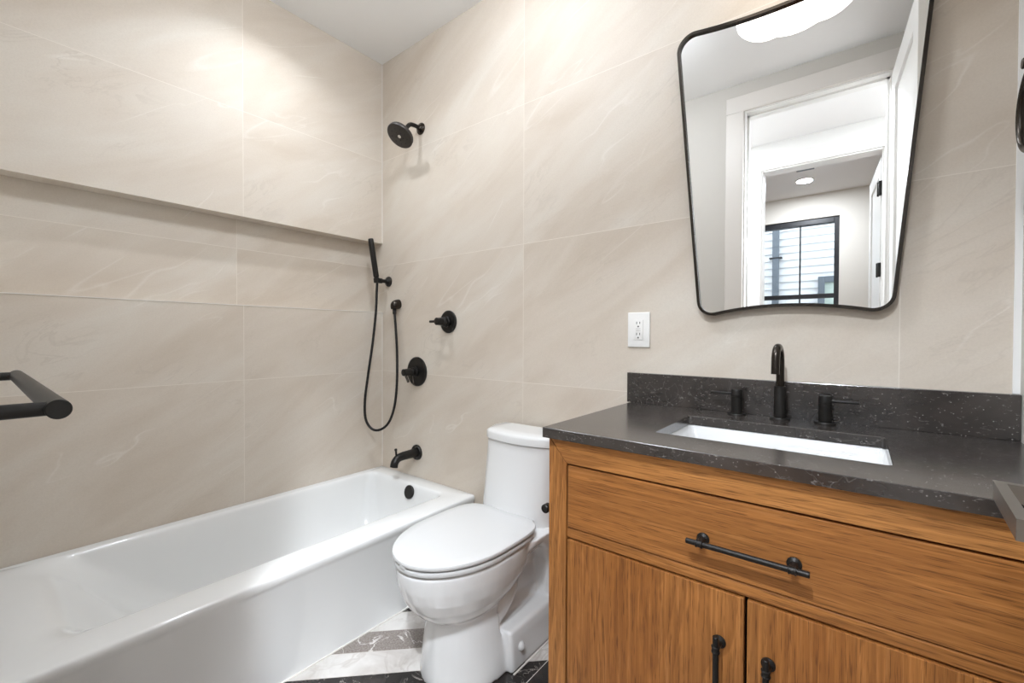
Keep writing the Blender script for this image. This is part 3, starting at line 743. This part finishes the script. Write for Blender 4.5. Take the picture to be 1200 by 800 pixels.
dl = obj('door', B((VX0+SW+gp, VY, .125+gp), (XM-gp*.6, YB2-.001, .606-gp*.8), .0012), M['wood_v2'], vc, smooth=False)
pull(dl, (XM-.047, VY, .525), (XM-.047, VY, .315))
dr = obj('door', B((XM+gp*.6, VY, .125+gp), (VX1-SW-gp, YB2-.001, .606-gp*.8), .0012), M['wood_v'], vc, smooth=False)
pull(dr, (XM+.040, VY, .519), (XM+.040, VY, .309))

# countertop with a rectangular cut-out, its backsplash, and the undermount sink
CX0, CX1, CY, CZ0, CZ1 = 1.534, XR-.001, -.583, .857, .883
KX0, KX1, KY0, KY1 = 1.783, 2.230, -.455, -.165
bm = bmesh.new()
n = 6
o_t = rrect(CX0, CX1, CY, -.001, .002, CZ1, n); i_t = rrect(KX0, KX1, KY0, KY1, .012, CZ1, n)
def ring(lp, z): return [bm.verts.new((x, y, z)) for x, y, _ in lp]
shr = lambda lp, d: [(x + (d if x < 2 else -d), y + (d if y < -.3 else -d), z) for x, y, z in lp]
ot2, ot1, ob1 = ring(shr(o_t, .0015), CZ1), ring(o_t, CZ1-.0015), ring(o_t, CZ0)
it2, it1, ib1 = ring(shr(i_t, -.0015), CZ1), ring(i_t, CZ1-.0015), ring(i_t, CZ0)
for A_, B_ in ((it2, ot2), (ot2, ot1), (ot1, ob1), (ob1, ib1), (ib1, it1), (it1, it2)):
    m_ = len(A_)
    for i in range(m_): bm.faces.new((A_[i], A_[(i+1) % m_], B_[(i+1) % m_], B_[i]))
tag(obj('countertop', bm, M['stone'], None, angle=30), 'dark grey speckled stone countertop on the oak vanity', 'countertop')
tag(obj('backsplash', B((CX0-.013, -.021, CZ1), (CX1, -.0005, .989), .0012), M['stone'], None, smooth=False), 'low dark stone backsplash strip standing along the wall behind the faucet', 'backsplash')
sk = thing('sink', 'white rectangular undermount sink basin set in the dark countertop', 'sink', ((KX0+KX1)/2, -.31, .72))
bm = bmesh.new()
def rr(d, z, r): return rrect(KX0+d, KX1-d, KY0+d, KY1-d, r, z)
loft(bm, [rr(-.018, CZ0-.016, .02), rr(-.018, CZ0-.0008, .02), rr(-.004, CZ0-.0008, .018), rr(0.0, CZ0-.003, .018), rr(.006, CZ0-.05, .025), rr(.014, CZ0-.105, .035), rr(.035, CZ0-.126, .045), rr(.08, CZ0-.131, .05), ], False, True)
obj('basin', bm, M['porc'], sk, angle=60)
obj('drain', L(((KX0+KX1)/2, -.29, CZ0-.1305), (0, 0, 1), [(0, .029), (.002, .029), (.003, .024), (.006, .021), (.007, .004)], 28), M['black'], sk)
obj('overflow_hole', L(((KX0+KX1)/2, KY1-.0085, CZ0-.045), (0, -1, 0), [(0, .010), (.002, .010), (.003, .007)], 20), M['metal'], sk)

# faucet: spout and two lever handles
FX = 2.003; FYY = -.060
fa = thing('faucet', 'black widespread faucet with gooseneck spout and two lever handles behind the sink', 'faucet', (FX, FYY, CZ1))
obj('base_flange', L((FX, FYY, CZ1), (0, 0, 1), [(0, .0255), (.003, .0255), (.0055, .024), (.006, .017)], 36), M['black'], fa)
obj('body', L((FX, FYY, CZ1+.005), (0, 0, 1), [(0, .0155), (.088, .0155), (.0905, .0145), (.091, .010)], 32), M['black'], fa)
gp_ = [(FX, FYY, CZ1+.09), (FX, FYY, CZ1+.165)]
for i in range(1, 15):
    a = PI*i/15*1.0; gp_.append((FX-.004*i/15, FYY-.032+.032*math.cos(a), CZ1+.172+.036*math.sin(a)))
gp_ += [(FX-.004, FYY-.0645, CZ1+.150), (FX-.004, FYY-.065, CZ1+.134)]
obj('gooseneck', tube(bmesh.new(), gp_, .0105, 24), M['gun'], fa)
for x, sg in ((1.890, -1), (2.109, 1)):
    y = -.058
    bm = L((x, y, CZ1+.005), (0, 0, 1), [(0, .0155), (.050, .0155), (.0505, .0148), (.0512, .0148), (.0517, .0155), (.070, .0155), (.0725, .0143), (.073, .004)], 32)
    hd_ = obj('handle', bm, M['black'], fa)
    obj('handle_flange', L((x, y, CZ1), (0, 0, 1), [(0, .0255), (.003, .0255), (.0055, .024), (.006, .016)], 36), M['black'], hd_)
    bm = bmesh.new(); box(bm, (x+.010 if sg > 0 else x-.074, y-.0065, CZ1+.060), (x+.074 if sg > 0 else x-.010, y+.0065, CZ1+.067), .0025, 3)
    obj('lever', bm, M['black'], hd_)

# ------------------------------------------------------------------ mirror
mr = thing('wall_mirror', 'black framed trapezoid wall mirror with rounded corners above the sink', 'mirror', (2.009, 0, 1.19))
MX = 2.009
def mirror_outline(d):
    """outline shrunk by d; wide at the top, concave top and bottom edges, rounded corners"""
    tlx, trx, blx, brx = MX-.322, MX+.322, MX-.241, MX+.241
    zt, zb = 2.132, 1.178
    pts = []
    def corner(p, a, b, r):
        p, a, b = Vector(p), Vector(a), Vector(b)
        da, db = (a-p).normalized(), (b-p).normalized()
        ang = da.angle(db); t = r/math.tan(ang/2); c = p + (da+db).normalized()*(r/math.sin(ang/2))
        s, e = p+da*t, p+db*t; out = []
        a0 = math.atan2(s.y-c.y, s.x-c.x); a1 = math.atan2(e.y-c.y, e.x-c.x)
        while a1-a0 > PI: a1 -= 2*PI
        while a1-a0 < -PI: a1 += 2*PI
        for i in range(13): aa = a0+(a1-a0)*i/12; out.append((c.x+r*math.cos(aa), c.y+r*math.sin(aa)))
        return out
    TL, TR, BR, BL = (tlx, zt), (trx, zt), (brx, zb), (blx, zb)
    TM, BM_ = (MX, zt-.052), (MX, zb+.044)
    def edge(p, q, sag, n=24):     # p -> q along x with sag towards the middle
        return [(p[0]+(q[0]-p[0])*i/n, p[1]+(q[1]-p[1])*i/n + sag*(1-(2*i/n-1)**2)) for i in range(1, n)]
    cTL = corner(TL, BL, (MX, zt-.07), .052); cTR = corner(TR, (MX, zt-.07), BR, .052)
    cBR = corner(BR, TR, (MX, zb+.055), .046); cBL = corner(BL, (MX, zb+.055), TL, .046)
    pts = cTL + edge(cTL[-1], cTR[0], -.022) + cTR + cBR + edge(cBR[-1], cBL[0], .020) + cBL
    out = []; m_ = len(pts)
    for i in range(m_):
        p0, p1, p2 = Vector(pts[i-1]), Vector(pts[i]), Vector(pts[(i+1) % m_])
        tdir = (p2-p0).normalized(); nrm = Vector((tdir.y, -tdir.x))
        out.append(tuple(p1 + nrm*d))
    return out
o0, o1 = mirror_outline(0), mirror_outline(.0085)
bm = bmesh.new()
FRY = -.028
R1 = [bm.verts.new((x, -.002, z)) for x, z in o0]; R2 = [bm.verts.new((x, FRY, z)) for x, z in o0]
R3 = [bm.verts.new((x, FRY, z)) for x, z in o1]; R4 = [bm.verts.new((x, -.002, z)) for x, z in o1]
ring_faces(bm, [R1, R2, R3, R4, R1], False, False)
obj('frame', bm, M['gun'], mr, angle=40)
bm = bmesh.new(); o2 = mirror_outline(.006)
prism(bm, o2, -.019, -.003); obj('glass', bm, M['mirror'], mr, smooth=False)

# ------------------------------------------------------------------ electrical outlet
ot = thing('electrical_outlet', 'white double electrical outlet on the tiled wall above the backsplash', 'outlet', (1.556, 0, 1.144))
obj('cover_plate', B((1.5155, -.006, 1.081), (1.5975, -.0003, 1.207), .003, 3), M['plate'], ot)
rc = obj('receptacle', B((1.540, -.0085, 1.108), (1.573, -.004, 1.180), .0012), M['plate'], ot)
bm = bmesh.new()
for zc_ in (1.165, 1.125):
    box(bm, (1.5495, -.0092, zc_-.0005), (1.5518, -.008, zc_+.0085)); box(bm, (1.5612, -.0092, zc_+.0005), (1.5635, -.008, zc_+.0080))
    lathe(bm, (1.5565, -.008, zc_-.009), (0, -1, 0), [(0, .0030), (.0012, .0030)], 14)
obj('slot', bm, M['slot'], rc)
bm = bmesh.new(); box(bm, (1.548, -.0092, 1.1475), (1.565, -.008, 1.1500), .0003); box(bm, (1.548, -.0092, 1.1405), (1.565, -.008, 1.1430), .0003)
obj('test_button', bm, simple('pale grey button', lin(206, 203, 198), .4), rc)
for z in (1.0955, 1.1925): obj('screw', L((1.5565, -.0055, z), (0, -1, 0), [(0, .0028), (.001, .0024)], 12), M['plate'], ot)

# ------------------------------------------------------------------ towel bar, towel ring, paper holder
tbz = 1.026; tby = -1.447; xa, xb = .668, 1.392
t = thing('towel_bar', 'matte black towel bar with round ends on two posts, at left edge', 'towel bar', ((xa+xb)/2, YN, tbz))
obj('bar', rod(bmesh.new(), (xa, tby, tbz), (xb, tby, tbz), .0125, 32, .0008), M['black'], t)
for x in (xa+.018, xb-.020):
    bm = bmesh.new(); rod(bm, (x, YN+.004, tbz), (x, tby, tbz), .0092, 24)
    pst = obj('post', bm, M['black'], t)
    obj('flange', L((x, YN, tbz), (0, 1, 0), [(0, .024), (.006, .024), (.008, .022)], 28), M['black'], pst)
RX, RYc, RZc, RR = 2.430, -.262, 1.558, .078
t = thing('towel_ring', 'dark bronze towel ring hanging on the right wall above the countertop', 'towel ring', (XR, RYc, RZc+RR))
bm = bmesh.new(); rg = [(RX, RYc+RR*math.sin(2*PI*i/64), RZc-RR*math.cos(2*PI*i/64)) for i in range(64)]
rings = []
for i in range(64):
    c = Vector(rg[i]); rd = (c - Vector((RX, RYc, RZc))).normalized()
    rings.append([bm.verts.new(c + rd*.0065*math.cos(2*PI*k/16) + Vector((1, 0, 0))*.0065*math.sin(2*PI*k/16)) for k in range(16)])
rings.append(rings[0]); ring_faces(bm, rings, False, False)
obj('ring', bm, M['gun'], t)
bm = bmesh.new(); rod(bm, (XR-.004, RYc, RZc+RR+.006), (RX-.014, RYc, RZc+RR+.006), .010, 24)
obj('post', bm, M['gun'], t)
obj('flange', L((XR, RYc, RZc+RR+.006), (-1, 0, 0), [(0, .025), (.006, .025), (.009, .021)], 28), M['gun'], t)
PY, PZ = -.44, .606
PZ = .607
t = thing('paper_holder', 'black round end of a paper holder peeking out beside the vanity edge', 'paper holder', (VX0, PY, PZ))
obj('flange', L((VX0, PY, PZ), (-1, 0, 0), [(0, .024), (.005, .024), (.007, .02)], 24), M['black'], t)
bm = bmesh.new(); tube(bm, catmull([(VX0, PY, PZ), (1.50, PY, PZ), (1.462, PY+.004, PZ), (1.454, PY+.025, PZ), (1.454, PY+.15, PZ)], 6), .0085, 16)
obj('arm', bm, M['black'], t)
obj('end_cap', L((1.454, PY-.014, PZ), (0, 1, 0), [(0, .010), (.003, .013), (.022, .013), (.025, .010)], 24), M['black'], t)

for o in bpy.data.objects:
    if '_o' in o: del o['_o']
